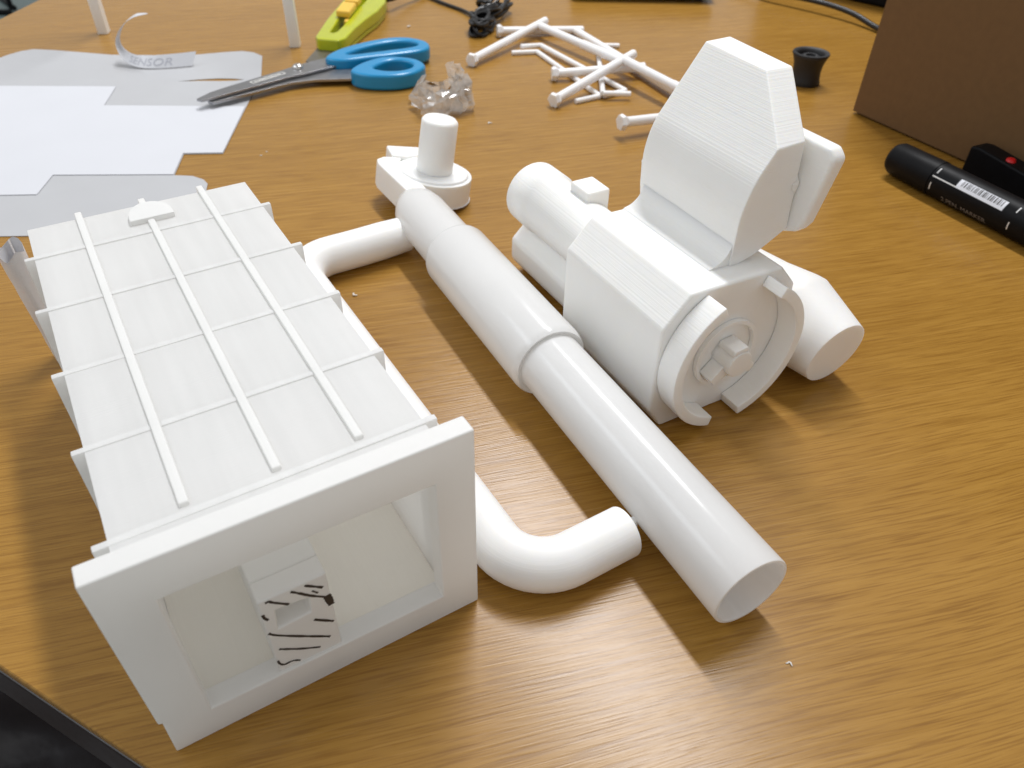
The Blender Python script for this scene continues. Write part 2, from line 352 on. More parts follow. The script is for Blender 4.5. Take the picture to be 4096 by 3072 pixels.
# block standing inside the mouth
BU = -0.001
bm = bmesh.new()
oo = [(-0.0184, 0.0050), (0.0005, 0.0050), (0.0005, 0.0464), (-0.0184, 0.0464)]; ii = [(-0.0152, 0.0321), (-0.0059, 0.0329), (-0.0055, 0.0392), (-0.0145, 0.0402)]
ringprism(bm, oo, ii, YZ, BU - 0.007, BU)
prism(bm, oo, YZ, BU - 0.085, BU - 0.0071)
blk = obj('inner_block', bm, M_box, BX, bevel=0.0010, seg=3)
strokes = [(0.0007, [(-0.0057, 0.0466), (-0.0012, 0.0411)]), (0.0007, [(-0.0095, 0.0458), (-0.0073, 0.0428), (-0.0048, 0.0399), (-0.0014, 0.0368)]), (0.0005, [(-0.0042, 0.0417), (-0.0028, 0.0397)]), (0.0018, [(-0.0007, 0.037), (-0.0003, 0.0344), (-0.0, 0.032)]), (0.0007, [(-0.0164, 0.0456), (-0.0153, 0.0456), (-0.0145, 0.0441), (-0.0108, 0.0405)]), (0.0007, [(-0.0179, 0.0409), (-0.0177, 0.0393), (-0.0169, 0.0378)]), (0.0007, [(-0.0056, 0.0289), (-0.0005, 0.0241)]), (0.0007, [(-0.018, 0.0321), (-0.0161, 0.0297), (-0.0101, 0.0242), (-0.0025, 0.0177)]), (0.0006, [(-0.0167, 0.0231), (-0.0113, 0.0186), (-0.0059, 0.0149)]), (0.0006, [(-0.018, 0.0181), (-0.0178, 0.0164), (-0.0167, 0.0149), (-0.0142, 0.0147), (-0.0122, 0.0132)]), (0.0006, [(-0.0118, 0.0119), (-0.011, 0.0113)])]
for wd, pts in strokes:
    bm = bmesh.new(); P = catmull([(0, a, min(z, 0.0452)) for a, z in pts], 5); prev = None
    for i, p in enumerate(P):
        t = (P[min(i + 1, len(P) - 1)] - P[max(i - 1, 0)]).normalized(); nn = Vector((0, -t.z, t.y)); ww = wd * random.uniform(0.45, 0.72)
        cur = (bm.verts.new((BU + 0.00012, p.y + nn.y * ww, p.z + nn.z * ww)), bm.verts.new((BU + 0.00012, p.y - nn.y * ww, p.z - nn.z * ww)))
        if prev: bm.faces.new((prev[0], prev[1], cur[1], cur[0]))
        prev = cur
    obj('ink_stroke', bm, M_ink, blk, smooth=0)

# ================================================================ bent pipe beside the box
PP = thing('bent_pipe', 'white U-shaped printed pipe lying along the ribbed box', 'pipe', (-0.0488, 0.12136, 0), YB)
rp = 0.0092; vl = 0.0592; ul = 0.0072; uu = -0.2130
path = [(ul, 0.1005), (ul, 0.094)] + [(p[0], p[1]) for p in arc(ul - 0.0185, vl + 0.0185, 0.0185, 0, -90, 12)]
path += [(-0.05, vl), (-0.10, vl), (-0.15, vl)] + arc(uu + 0.019, vl + 0.019, 0.019, -90, -180, 12) + [(uu, 0.095), (uu - 0.0005, 0.108), (uu - 0.001, 0.1215), (uu - 0.001, 0.1228)]
n = len(path); rads = [rp + 0.0006 * min(1, max(0, (i - 16) / 10)) for i in range(n)]; rads[-1] = 0.0075; rads[-2] = 0.0092
bm = bmesh.new(); sweep(bm, [(a, b, rads[i] if i < n - 2 else rads[n - 3]) for i, (a, b) in enumerate(path)], rads, 40)
obj('pipe_body', bm, M_pipe, PP, bevel=0.0006, seg=2, ang=60)
bm = bmesh.new(); prism(bm, [(-0.0018, 0.0090), (0.0016, 0.0084), (0.0012, 0.0130), (-0.0014, 0.0134)], lambda p, t: (ul + p[0], t, p[1]), 0.1003, 0.1046); obj('stub', bm, M_pipe, PP, bevel=0.0004)

# ================================================================ barrel assembly
DX, DY = 0.4728 / 0.99993, -0.8811 / 0.99993
TBs = 0.25
TB = thing('barrel_assembly', 'long white tube with a thicker sleeve and a round head carrying a peg', 'plastic tube', (0.1166 - TBs * 0.4728, 0.0626 + TBs * 0.8811, 0), math.atan2(-0.8811, 0.4728))
ra, rs, za = 0.0140, 0.01705, 0.01708
X = lambda d: d + TBs
bm = bmesh.new(); nb = 84; rr_ = random.Random(12); wob_ = [rr_.uniform(-0.00035, 0.00012) if rr_.random() < 0.45 else 0.0 for _ in range(nb)]
def ring_of(x, r, w): return [bm.verts.new((x, (r + w * wob_[k]) * math.cos(2 * math.pi * k / nb), za + (r + w * wob_[k]) * math.sin(2 * math.pi * k / nb))) for k in range(nb)]
rows = [ring_of(X(-0.0875), ra - 0.0012, 0.6), ring_of(X(-0.0870), ra - 0.0010, 0), ring_of(X(-0.0870), ra - 0.0002, 0), ring_of(X(-0.0874), ra, 0), ring_of(X(-0.2135), ra, 0), ring_of(X(-0.2135), ra - 0.0012, 1), ring_of(X(-0.11), ra - 0.0012, 1)]
for q in range(len(rows)):
    for k in range(nb): bm.faces.new((rows[q][k], rows[q][(k + 1) % nb], rows[(q + 1) % 7][(k + 1) % nb], rows[(q + 1) % 7][k]))
obj('barrel', bm, M_barrel, TB, smooth=50)
bm = bmesh.new(); lathe(bm, [(X(-0.2132), ra + 0.0001), (X(-0.2122), rs - 0.0012), (X(-0.2138), rs - 0.0003), (X(-0.216), rs), (X(-0.3070), rs), (X(-0.3086), rs - 0.0004), (X(-0.3100), rs - 0.0022), (X(-0.3100), 0)], (0, 0, za), (1, 0, 0), 72)
obj('sleeve', bm, M_tube, TB, smooth=45)
bm = bmesh.new(); lathe(bm, [(X(-0.3098), 0), (X(-0.3098), ra), (X(-0.3520), ra), (X(-0.3600), ra - 0.0010), (X(-0.3670), ra - 0.0038), (X(-0.3710), ra - 0.0080), (X(-0.3710), 0)], (0, 0, za), (1, 0, 0), 64)
obj('neck', bm, M_tube, TB, smooth=45)
tilt = R(10); hc = Vector((X(-0.399), 0.024, 0.0042))
def H(p, t):
    a, b = p; return (hc.x + a, hc.y + b * math.cos(tilt) + t * math.sin(tilt), hc.z - b * math.sin(tilt) + t * math.cos(tilt))
up = (0, math.sin(tilt), math.cos(tilt))
bm = bmesh.new(); lathe(bm, [(0, 0), (0, 0.0226), (0.0138, 0.0226), (0.0138, 0)], hc, up, 72); obj('head_disc', bm, M_cast, TB, bevel=0.0007, seg=2)
bm = bmesh.new(); lathe(bm, [(0.0137, 0), (0.0137, 0.0204), (0.0150, 0.0198), (0.0150, 0)], hc, up, 64); obj('raised_plate', bm, M_cast, TB, bevel=0.0003, seg=2)
bm = bmesh.new(); lathe(bm, [(0.0145, 0), (0.0145, 0.0107), (0.0440, 0.0105), (0.0455, 0.0092), (0.0455, 0)], hc, up, 56); obj('peg', bm, M_cast, TB, smooth=50)
arm = [(0.0275, -0.0275), (-0.0125, -0.0302), (-0.0195, -0.0288), (-0.0228, -0.0235), (-0.0215, -0.0120), (-0.0120, -0.0180), (0.0, -0.0217), (0.0125, -0.0180), (0.0185, -0.0150), (0.0300, -0.0150), (0.0300, -0.0235)]
bm = bmesh.new(); prism(bm, arm, H, -0.0010, 0.0146); obj('head_arm', bm, M_cast, TB, bevel=0.0010, seg=3)
bm = bmesh.new(); prism(bm, [(-0.0370, -0.0165), (-0.0215, -0.0185), (-0.0190, -0.0100), (-0.0216, 0.0060), (-0.0330, 0.0060)], H, 0.0005, 0.0160); obj('back_block', bm, M_cast, TB, bevel=0.0012, seg=3)

# ================================================================ casing with hopper
A3 = R(-60)
CS = thing('pump_casing', 'bulky white casing with a tall slanted hopper and a ringed front', 'machine casing', (0.0610, 0.2306, 0), A3)
prof = [(0.0005, 0.0), (0.0525, 0.0), (0.0600, 0.0105), (0.0592, 0.0525), (0.0495, 0.0628), (0.0047, 0.0642), (-0.0069, 0.0515), (-0.0067, 0.0112)]
bm = bmesh.new(); prism(bm, prof, YZ, -0.0665, 0.0); obj('casing_body', bm, M_cast, CS, bevel=0.0013, seg=3, ang=20)
cn, cz = 0.0265, 0.0328
def ring_arc(a0, a1, ro, ri, x0, x1, name):
    nn = 28; pts = arc(cn, cz, ro, a0, a1, nn) + arc(cn, cz, ri, a1, a0, nn)
    bm = bmesh.new(); m = nn + 1
    va = [bm.verts.new(YZ(p, x0)) for p in pts]; vb = [bm.verts.new(YZ(p, x1)) for p in pts]; N = len(pts)
    for i in range(nn):
        bm.faces.new((va[i], va[i + 1], va[N - 2 - i], va[N - 1 - i])); bm.faces.new((vb[i], vb[N - 1 - i], vb[N - 2 - i], vb[i + 1]))
    for i in range(N): bm.faces.new((va[i], vb[i], vb[(i + 1) % N], va[(i + 1) % N]))
    return obj(name, bm, M_cast, CS, bevel=0.0006, seg=2, ang=50)
ring_arc(-78, 62, 0.0326, 0.0280, 0.0001, 0.0105, 'ring_half')
ring_arc(116, 254, 0.0326, 0.0280, 0.0001, 0.0105, 'ring_half')
bm = bmesh.new(); lathe(bm, [(0.0001, 0.0155), (0.0022, 0.0155), (0.0022, 0.0136), (0.0001, 0.0136)], (0, cn + 0.001, cz - 0.003), (1, 0, 0), 56, closed=True); obj('inner_lip', bm, M_cast, CS, bevel=0.0003)
bm = bmesh.new(); lathe(bm, [(0.0001, 0), (0.0001, 0.0062), (0.0098, 0.0060), (0.0098, 0)], (0, cn + 0.0015, cz - 0.0035), (1, 0, 0), 40); obj('hub', bm, M_cast, CS, bevel=0.0008, seg=3)
for a in (-35, 215, 95):
    c_, s_ = math.cos(R(a)), math.sin(R(a)); px, pz = -s_, c_; hx, hz = cn + 0.0015, cz - 0.0035
    q = [(5.0, -3.0), (13.0, -2.0), (13.0, 2.0), (5.0, 3.0)] if a != 95 else [(5.2, -4.2), (7.6, -3.4), (7.6, 3.4), (5.2, 4.2)]
    P = [(hx + (r * c_ + t * px) * 0.001, hz + (r * s_ + t * pz) * 0.001) for r, t in q]
    bm = bmesh.new(); prism(bm, P, YZ, 0.0002, 0.0072 if a != 95 else 0.0094); obj('hub_lug', bm, M_cast, CS, bevel=0.0005)
# hopper
pts = [(-0.0095, 0.0304, 0.062), (-0.0670, 0.0304, 0.062), (-0.0690, 0.0304, 0.0720), (-0.0095, 0.0420, 0.0650), (-0.0670, 0.0420, 0.0650), (-0.0095, 0.0568, 0.0728), (-0.0710, 0.0568, 0.0728),
       (-0.0095, 0.0300, 0.0917), (-0.0705, 0.0302, 0.0922), (-0.0095, 0.0411, 0.1080), (-0.0095, 0.0540, 0.1086), (-0.0715, 0.0568, 0.1090),
       (-0.0684, 0.0535, 0.1270), (-0.0340, 0.0531, 0.1262), (-0.0330, 0.0650, 0.1262), (-0.0690, 0.0665, 0.1270)]
bm = bmesh.new(); vs = [bm.verts.new(p) for p in pts]; bmesh.ops.convex_hull(bm, input=vs)
for v in [v for v in bm.verts if not v.link_faces]: bm.verts.remove(v)
bmesh.ops.dissolve_limit(bm, angle_limit=R(4), verts=bm.verts, edges=bm.edges)
soft = [e for e in bm.edges if all(abs(v.co.y - 0.0301) < 0.0004 and v.co.z > 0.09 for v in e.verts)]
bmesh.ops.bevel(bm, geom=soft, offset=0.011, segments=9, profile=0.5, affect='EDGES', clamp_overlap=True)
obj('hopper', bm, M_cast, CS, bevel=0.0026, seg=4, ang=18)
fa = [(0.0312, 0.0600), (0.0304, 0.0740)] + [(0.0304 - 0.0100 * (1 - math.cos(R(t))), 0.0740 - 0.0099 * math.sin(R(t))) for t in range(6, 90, 6)] + [(0.0200, 0.0632), (0.0200, 0.0600)]
bm = bmesh.new(); prism(bm, fa, YZ, -0.0660, -0.0102); obj('hopper_fillet', bm, M_cast, CS, smooth=60)
sp = [(-0.052, 0.1085), (-0.0010, 0.1085), (0.0026, 0.1052), (-0.0030, 0.0772), (-0.0055, 0.0730), (-0.0122, 0.0700), (-0.052, 0.0700)]
bm = bmesh.new(); prism(bm, sp, XZ, 0.0572, 0.0640); obj('side_panel', bm, M_cast, CS, bevel=0.0018, seg=3)
bm = bmesh.new(); prism(bm, [(-0.045, 0.100), (-0.014, 0.100), (-0.009, 0.092), (-0.011, 0.080), (-0.045, 0.080)], XZ, 0.0530, 0.0571); obj('panel_mount', bm, M_cast, CS, bevel=0.001)
# rear cylinders
bm = bmesh.new(); lathe(bm, [(-0.1335, 0), (-0.1335, 0.0140), (-0.1320, 0.0155), (-0.1170, 0.0157), (-0.1160, 0.0148), (-0.0620, 0.0148), (-0.0620, 0)], (0, 0.0160, 0.0430), (1, 0, 0), 64); obj('rear_cylinder', bm, M_cast, CS, smooth=45)
bm = bmesh.new(); box(bm, -0.1012, -0.0865, 0.0165, 0.0287, 0.0440, 0.0622); obj('valve_cube', bm, M_cast, CS, bevel=0.0011, seg=3)
bm = bmesh.new(); prism(bm, [(0.0120, 0.040), (0.0330, 0.040), (0.0270, 0.0500), (0.0180, 0.0540)], YZ, -0.0960, -0.0622); obj('valve_saddle', bm, M_cast, CS, bevel=0.001)
oc = [(0.0180 + 0.0152 * math.cos(R(22.5 + 45 * k)), 0.0142 + 0.0152 * math.sin(R(22.5 + 45 * k))) for k in range(8)]
bm = bmesh.new(); prism(bm, oc, YZ, -0.1335, -0.0640); obj('lower_tube', bm, M_cast, CS, bevel=0.0022, seg=3)
bm = bmesh.new(); lathe(bm, [(-0.052, 0), (-0.052, 0.0120), (-0.0310, 0.0160), (-0.0160, 0.0200), (-0.0120, 0.0207), (-0.0090, 0.0201), (0.0145, 0.0152), (0.0145, 0)], (0, 0.0800, 0.0206), (1, 0, -0.12), 64); obj('drum', bm, M_pipe, CS, smooth=25)

# ================================================================ rods
def bracket(name, label, group, pts, r, heads, rad_bend=0.004):
    base = Vector((sum(p[0] for p in pts) / len(pts), sum(p[1] for p in pts) / len(pts), 0))
    t = thing(name, label, 'rod', base, 0, group)
    P = [Vector(p) - base for p in pts]
    bm = bmesh.new(); sweep(bm, P, r, 14)
    obj('shaft', bm, M_rod, t, bevel=r * 0.2, seg=1, ang=60)
    for hp, hd in heads:
        bm = bmesh.new(); h = Vector(hp) - base; a = Vector(hd).normalized()
        lathe(bm, [(-0.0042, 0), (-0.0042, r * 1.45), (-0.0012, r * 1.7), (0.0018, r * 1.05), (0.0018, 0)], h, a, 6); obj('head', bm, M_rod, t, bevel=0.0004)
    return t
def strut(t, a, b, r, base):
    bm = bmesh.new(); sweep(bm, [Vector(a) - base, Vector(b) - base], r, 14); obj('arm', bm, M_rod, t, bevel=r * 0.2, seg=1, ang=60)
def clip(label, h1, b1, tail1, b2, tail2, h2, r):
    base = Vector(((b1[0] + b2[0]) / 2, (b1[1] + b2[1]) / 2, 0))
    t = thing('headed_rod', label, 'rod', base, 0, 'white headed rods')
    for h, tl in ((h1, tail1), (h2, tail2)):
        bm = bmesh.new(); sweep(bm, [Vector(h) - base, Vector(tl) - base], r, 14); obj('pin', bm, M_rod, t, bevel=r * 0.2, seg=1, ang=60)
        bm = bmesh.new(); a = (Vector(tl) - Vector(h)).normalized()
        lathe(bm, [(-0.0030, 0), (-0.0030, r * 1.45), (-0.0002, r * 1.72), (0.0030, r * 1.02), (0.0030, 0)], Vector(h) - base, a, 6); obj('head', bm, M_rod, t, bevel=0.0004)
    bm = bmesh.new(); m = Vector(b1).lerp(Vector(b2), 0.48)
    sweep(bm, [Vector(b1) - base, m - base, m.lerp(Vector(b2), 0.02) - base, Vector(b2) - base], [r, r, r * 1.12, r * 1.12], 14); obj('arm', bm, M_rod, t, bevel=r * 0.2, seg=1, ang=60)
    return t
rk = 0.0035
clip('white headed rod whose upper pin head points towards the plastic bag', (-0.0385, 0.6670, 0.0054), (0.0168, 0.7520, 0.0100), (0.0245, 0.7640, 0.0108), (0.0955, 0.6430, 0.0095), (0.1035, 0.6470, 0.0090), (0.0300, 0.6360, 0.0056), rk)
clip('white headed rod with its far pin next to the black cable bundle', (-0.0176, 0.7480, 0.0054), (0.0530, 0.7590, 0.0034), (0.0600, 0.7630, 0.0034), (0.1420, 0.5560, 0.0066), (0.1500, 0.5580, 0.0076), (0.0740, 0.5260, 0.0105), rk)
clip('white headed rod lying across the thin rods, pin head nearest the round peg', (0.0285, 0.5800, 0.0054), (0.0850, 0.6390, 0.0165), (0.0940, 0.6510, 0.0180), (0.1500, 0.5300, 0.0150), (0.1580, 0.5390, 0.0160), (0.1080, 0.4900, 0.0054), rk)
def thin(label, a, b, c, d, r=0.0021):
    base = Vector(((b[0] + c[0]) / 2, (b[1] + c[1]) / 2, 0)); t = thing('thin_rod', label, 'rod', base, 0, 'thin white bent rods')
    for nm, p, q in (('end', a, b), ('arm', b, c), ('end', c, d)):
        bm = bmesh.new(); sweep(bm, [Vector(p) - base, Vector(q) - base], r, 12); obj(nm, bm, M_rod, t, bevel=r * 0.2, seg=1, ang=60)
    return t
thin('thin white bent rod running beside the second thin rod, upper of the two', (0.0014, 0.7060, 0.0046), (0.0192, 0.7130, 0.0040), (0.0850, 0.6105, 0.0020), (0.0660, 0.5990, 0.0020))
thin('thin white bent rod with its short end under the lowest headed rod', (-0.0064, 0.6978, 0.0017), (0.0160, 0.7023, 0.0017), (0.0636, 0.5990, 0.0017), (0.0440, 0.5866, 0.0017))
thin('thin white bent rod crossing steeply under the headed rods', (0.0904, 0.7238, 0.0017), (0.0705, 0.7240, 0.0017), (0.0655, 0.5965, 0.0048), (0.0872, 0.5975, 0.0044))

# ================================================================ posts
for lab, x, y in (('square white post standing behind the curled paper strip', -0.3790, 0.7355), ('square white post standing beside the yellow-green knife', -0.1983, 0.7092)):
    t = thing('square_post', lab, 'post', (x, y, 0), R(6), 'upright white posts')
    bm = bmesh.new(); box(bm, -0.0044, 0.0044, -0.0044, 0.0044, 0, 0.17); obj('shaft', bm, M_post, t, bevel=0.0006)
    bm = bmesh.new(); box(bm, -0.0062, 0.0062, -0.0062, 0.0062, 0.1701, 0.174); obj('end_cap', bm, M_post, t, bevel=0.0006)

# ================================================================ papers
lin = [(-0.462, 0.560), (-0.4400, 0.650), (-0.4330, 0.6700), (-0.4270, 0.6800), (-0.4190, 0.6855), (-0.4000, 0.6840), (-0.3475, 0.6751), (-0.3100, 0.6765), (-0.2789, 0.6795), (-0.2550, 0.6880), (-0.2410, 0.6920), (-0.2300, 0.6890), (-0.2203, 0.6800),
       (-0.2080, 0.6300), (-0.1953, 0.4840), (-0.2206, 0.4818), (-0.2160, 0.4506), (-0.2044, 0.4502), (-0.1960, 0.4455), (-0.1917, 0.4400), (-0.1896, 0.4305), (-0.2000, 0.3780), (-0.2853, 0.3715), (-0.3700, 0.3660)]
LN = thing('release_liner', 'pale grey release liner sheet with rounded corners and a slit', 'paper', (-0.30, 0.52, 0))
bm = bmesh.new()
slit = [(-0.2711, 0.6150), (-0.2550, 0.6175), (-0.2376, 0.6180), (-0.2260, 0.6195), (-0.2193, 0.6225), (-0.2280, 0.6240), (-0.2400, 0.6240), (-0.2560, 0.6205)]
def plate_with_hole(bm, outer, hole, z0, z1):
    for z in (z0, z1):
        vo = [bm.verts.new((x + 0.30, y - 0.52, z)) for x, y in outer]; vh = [bm.verts.new((x + 0.30, y - 0.52, z)) for x, y in hole]
        eds = [bm.edges.new((vo[i], vo[(i + 1) % len(vo)])) for i in range(len(vo))] + [bm.edges.new((vh[i], vh[(i + 1) % len(vh)])) for i in range(len(vh))]
        bmesh.ops.triangle_fill(bm, edges=eds, use_beauty=True)
        if z == z0: a = vo + vh
        else: b = vo + vh
    no = len(outer); nh = len(hole)
    for off, m in ((0, no), (no, nh)):
        for i in range(m):
            j = (i + 1) % m; bm.faces.new((a[off + i], a[off + j], b[off + j], b[off + i]))
plate_with_hole(bm, lin, slit, 0.0002, 0.0005)
obj('liner_sheet', bm, M_liner, LN, smooth=0)
wh = [(-0.456, 0.5942), (-0.4022, 0.5964), (-0.3135, 0.6003), (-0.3066, 0.5616), (-0.2030, 0.5653), (-0.1956, 0.4846), (-0.2212, 0.4824), (-0.2166, 0.4510), (-0.2908, 0.4467), (-0.2882, 0.4204), (-0.3098, 0.4186), (-0.3900, 0.4130)]
SK = thing('sticker_sheet', 'bright white sheet with stepped cut edges lying on the grey liner', 'paper', (-0.30, 0.50, 0.0007))
bm = bmesh.new(); prism(bm, [(x + 0.30, y - 0.50) for x, y in wh], XY, 0.0, 0.0003); obj('paper_sheet', bm, M_paper, SK, smooth=0)
# curled strip with lettering
CT = thing('curled_strip', 'narrow white paper strip curling up with a handwritten word', 'paper strip', (-0.30, 0.65, 0.0008))
cp = catmull([(-0.2700, 0.6490, 0.0008), (-0.2850, 0.6440, 0.0006), (-0.3000, 0.6410, 0.0006), (-0.3130, 0.6415, 0.0014), (-0.3225, 0.6450, 0.0046), (-0.3280, 0.6490, 0.0100), (-0.3300, 0.6530, 0.0165), (-0.3270, 0.6560, 0.0235), (-0.3205, 0.6570, 0.0300), (-0.3110, 0.6570, 0.0352), (-0.2990, 0.6570, 0.0380)], 8)
def strip_at(s):
    i = max(0, min(len(cp) - 2, int(s * (len(cp) - 1)))); f = s * (len(cp) - 1) - i
    p = cp[i].lerp(cp[i + 1], f); q = min(1, max(0, (s - 0.18) / 0.35)); a = R(48 * (1 - q) + 4 * q); wdt = 0.0125 * (1 - 0.35 * s)
    return p, Vector((0.25 * (1 - q), math.cos(a), math.sin(a))).normalized(), wdt
bm = bmesh.new(); prev = None
for k in range(81):
    p, wv, wd = strip_at(k / 80); p = p - Vector((-0.30, 0.65, 0)); tn = Vector((0, -wv.z, wv.y)) * 0.00012
    if k > 72: wd *= (81 - k) / 9
    cur = [bm.verts.new(p + wv * wd * t + tn * s) for t, s in ((0, 1), (1, 1), (1, -1), (0, -1))]
    if prev:
        for i in range(4): bm.faces.new((prev[i], prev[(i + 1) % 4], cur[(i + 1) % 4], cur[i]))
    else: bm.faces.new(cur)
    prev = cur
bm.faces.new(prev[::-1]); cs = obj('strip', bm, M_paper, CT)
def on_strip(x, y):
    s = max(0, 0.055 + (0.040 - x) * 8.0); p, wv, wd = strip_at(min(1, s)); tn = Vector((0, -wv.z, wv.y))
    return p - Vector((-0.30, 0.65, 0)) + wv * (0.0022 + y) + tn * 0.00028
bent_text('lettering', 'SENSOR', 0.0095, on_strip, M_pen_ink, cs, cuts=1)

# ================================================================ scissors
SC = thing('scissors', 'steel scissors with bright blue plastic handles, tip on the paper', 'scissors', (-0.165, 0.63, 0))
so = Vector((-0.165, 0.63, 0))
def flat(name, poly, z0, z1, m, parent, bev=0.0004, o=so, seg=2):
    bm = bmesh.new(); prism(bm, [(x - o.x, y - o.y) for x, y in poly], XY, z0, z1); return obj(name, bm, m, parent, bevel=bev, seg=seg)
b1 = [(-0.2355, 0.5590), (-0.2300, 0.5725), (-0.2237, 0.5815), (-0.1880, 0.6240), (-0.1845, 0.6290), (-0.1720, 0.6440), (-0.1590, 0.6560), (-0.1480, 0.6600), (-0.1220, 0.6620), (-0.1220, 0.6560), (-0.1420, 0.6420), (-0.1560, 0.6290), (-0.1690, 0.6170), (-0.1770, 0.6110), (-0.2250, 0.5620), (-0.2310, 0.5572)]
b2 = [(-0.2290, 0.5620), (-0.2250, 0.5700), (-0.1850, 0.6180), (-0.1700, 0.6300), (-0.1343, 0.6375), (-0.1180, 0.6360), (-0.1180, 0.6190), (-0.1309, 0.6150), (-0.1594, 0.6110), (-0.1765, 0.6035), (-0.2240, 0.5595)]
bl1 = flat('blade', b1, 0.0062, 0.0082, M_steel, SC); flat('blade', b2, 0.0036, 0.0058, M_steel, SC)
# etched oblong mark on the upper blade
ax_ = Vector((-0.1850, 0.6170)); bx_ = Vector((-0.2045, 0.5935)); dv = (ax_ - bx_); ln = dv.length; dv.normalize(); nv = Vector((-dv.y, dv.x))
def mark(l0, l1, w0, w1, m=M_etch):
    poly = [bx_ + dv * l0 + nv * w0, bx_ + dv * l1 + nv * w0, bx_ + dv * l1 + nv * w1, bx_ + dv * l0 + nv * w1]
    flat('etched_mark', poly, 0.0083, 0.00845, m, bl1, 0)
mark(0, ln, -0.0026, -0.0019); mark(0, ln, 0.0019, 0.0026); mark(0, 0.0008, -0.0019, 0.0019); mark(ln - 0.0008, ln, -0.0019, 0.0019)
l = 0.003
while l < ln - 0.004:
    q = random.uniform(0.0009, 0.0020); mark(l, l + q, -0.0011, random.uniform(0.0003, 0.0011)); l += q + 0.0007
bm = bmesh.new(); lathe(bm, [(0, 0), (0, 0.0046), (0.0012, 0.0045), (0.0024, 0.0032), (0.0030, 0.0014), (0.0031, 0)], Vector((-0.1770, 0.6300, 0.0083)) - so, (0, 0, 1), 32); scw = obj('screw', bm, M_screw, SC, smooth=60)
def loop_handle(outer, inner, z0, z1, name):
    N = 48
    def resample(pts):
        P = catmull([(x, y, 0) for x, y in pts], 12, True); L = [0]
        for i in range(len(P)): L.append(L[-1] + (P[(i + 1) % len(P)] - P[i]).length)
        out = []
        for k in range(N):
            t = L[-1] * k / N; i = max(j for j in range(len(L)) if L[j] <= t + 1e-12); i = min(i, len(P) - 1)
            f = (t - L[i]) / max(1e-9, (L[i + 1] - L[i])); out.append(P[i].lerp(P[(i + 1) % len(P)], f))
        return out
    O_ = resample(outer); c0 = sum(((p) for p in resample(inner)), Vector()) / N; I0 = resample(inner)
    # align inner start with outer
    best = min(range(N), key=lambda s: sum((O_[k] - I0[(k + s) % N]).length for k in range(0, N, 4))); I_ = [I0[(k + best) % N] for k in range(N)]
    bm = bmesh.new(); ringprism(bm, [(p.x - so.x, p.y - so.y) for p in O_], [(p.x - so.x, p.y - so.y) for p in I_], XY, z0, z1)
    return obj(name, bm, M_blue, SC, bevel=0.0026, seg=4, ang=60, smooth=60)
loop_handle([(-0.1570, 0.6420), (-0.1510, 0.6620), (-0.1330, 0.6830), (-0.1130, 0.6970), (-0.0960, 0.6990), (-0.0800, 0.6900), (-0.0755, 0.6760), (-0.0800, 0.6660), (-0.0980, 0.6560), (-0.1230, 0.6450), (-0.1430, 0.6365)],
            [(-0.1420, 0.6530), (-0.1340, 0.6660), (-0.1200, 0.6800), (-0.1060, 0.6880), (-0.0930, 0.6885), (-0.0860, 0.6820), (-0.0900, 0.6740), (-0.1050, 0.6660), (-0.1220, 0.6580), (-0.1360, 0.6515)], 0.0016, 0.0130, 'handle')
loop_handle([(-0.1320, 0.6150), (-0.1270, 0.6310), (-0.1140, 0.6460), (-0.0990, 0.6495), (-0.0830, 0.6440), (-0.0745, 0.6300), (-0.0800, 0.6150), (-0.0920, 0.6060), (-0.1080, 0.6035), (-0.1230, 0.6060)],
            [(-0.1150, 0.6220), (-0.1110, 0.6330), (-0.1030, 0.6405), (-0.0930, 0.6405), (-0.0850, 0.6330), (-0.0860, 0.6230), (-0.0940, 0.6165), (-0.1060, 0.6160)], 0.0002, 0.0126, 'handle')

# ================================================================ utility knife
KN = thing('utility_knife', 'yellow-green snap-off knife with a yellow slider behind the scissors', 'knife', (-0.155, 0.75, 0))
ko = Vector((-0.155, 0.75, 0))
kb = [(-0.1745, 0.6890), (-0.1715, 0.6830), (-0.1530, 0.6790), (-0.1480, 0.6870), (-0.1450, 0.7150), (-0.1400, 0.7420), (-0.1330, 0.7700), (-0.1300, 0.7980), (-0.1330, 0.8350), (-0.1380, 0.8680), (-0.1600, 0.8700), (-0.1690, 0.8300), (-0.1720, 0.7900), (-0.1745, 0.7400)]
sl = [(-0.1645, 0.7060), (-0.1640, 0.7010), (-0.1610, 0.7000), (-0.1590, 0.7030), (-0.1570, 0.7180), (-0.1555, 0.7400), (-0.1520, 0.7700), (-0.1490, 0.8000), (-0.1500, 0.8300), (-0.1520, 0.8500), (-0.1560, 0.8500), (-0.1590, 0.8200), (-0.1610, 0.7800), (-0.1640, 0.7400)]
bm = bmesh.new(); ringprism(bm, [(x - ko.x, y - ko.y) for x, y in kb], [(x - ko.x, y - ko.y) for x, y in sl], XY, 0.0045, 0.0150); obj('body', bm, M_lime, KN, bevel=0.0022, seg=3)
flat('lower_shell', [(ko.x + (x - ko.x) * 0.96, ko.y + (y - ko.y) * 0.985) for x, y in kb], 0.0002, 0.0044, M_lime, KN, 0.001, ko)
flat('blade', [(-0.1765, 0.6540), (-0.1735, 0.6900), (-0.1560, 0.7000), (-0.1540, 0.8300), (-0.1480, 0.8300), (-0.1535, 0.6790), (-0.1580, 0.6440)], 0.0046, 0.0056, M_dim, KN, 0, ko)
def slide(y0, y1, dx):
    flat('slider', [(-0.1665 + dx, y0 - 0.001), (-0.1535 + dx, y0 - 0.004), (-0.1520 + dx, y1 - 0.004), (-0.1655 + dx, y1)], 0.0155, 0.0215, M_yel, KN, 0.0018, ko, 3)
slide(0.7440, 0.7740, 0.0); slide(0.7790, 0.7950, 0.0015)
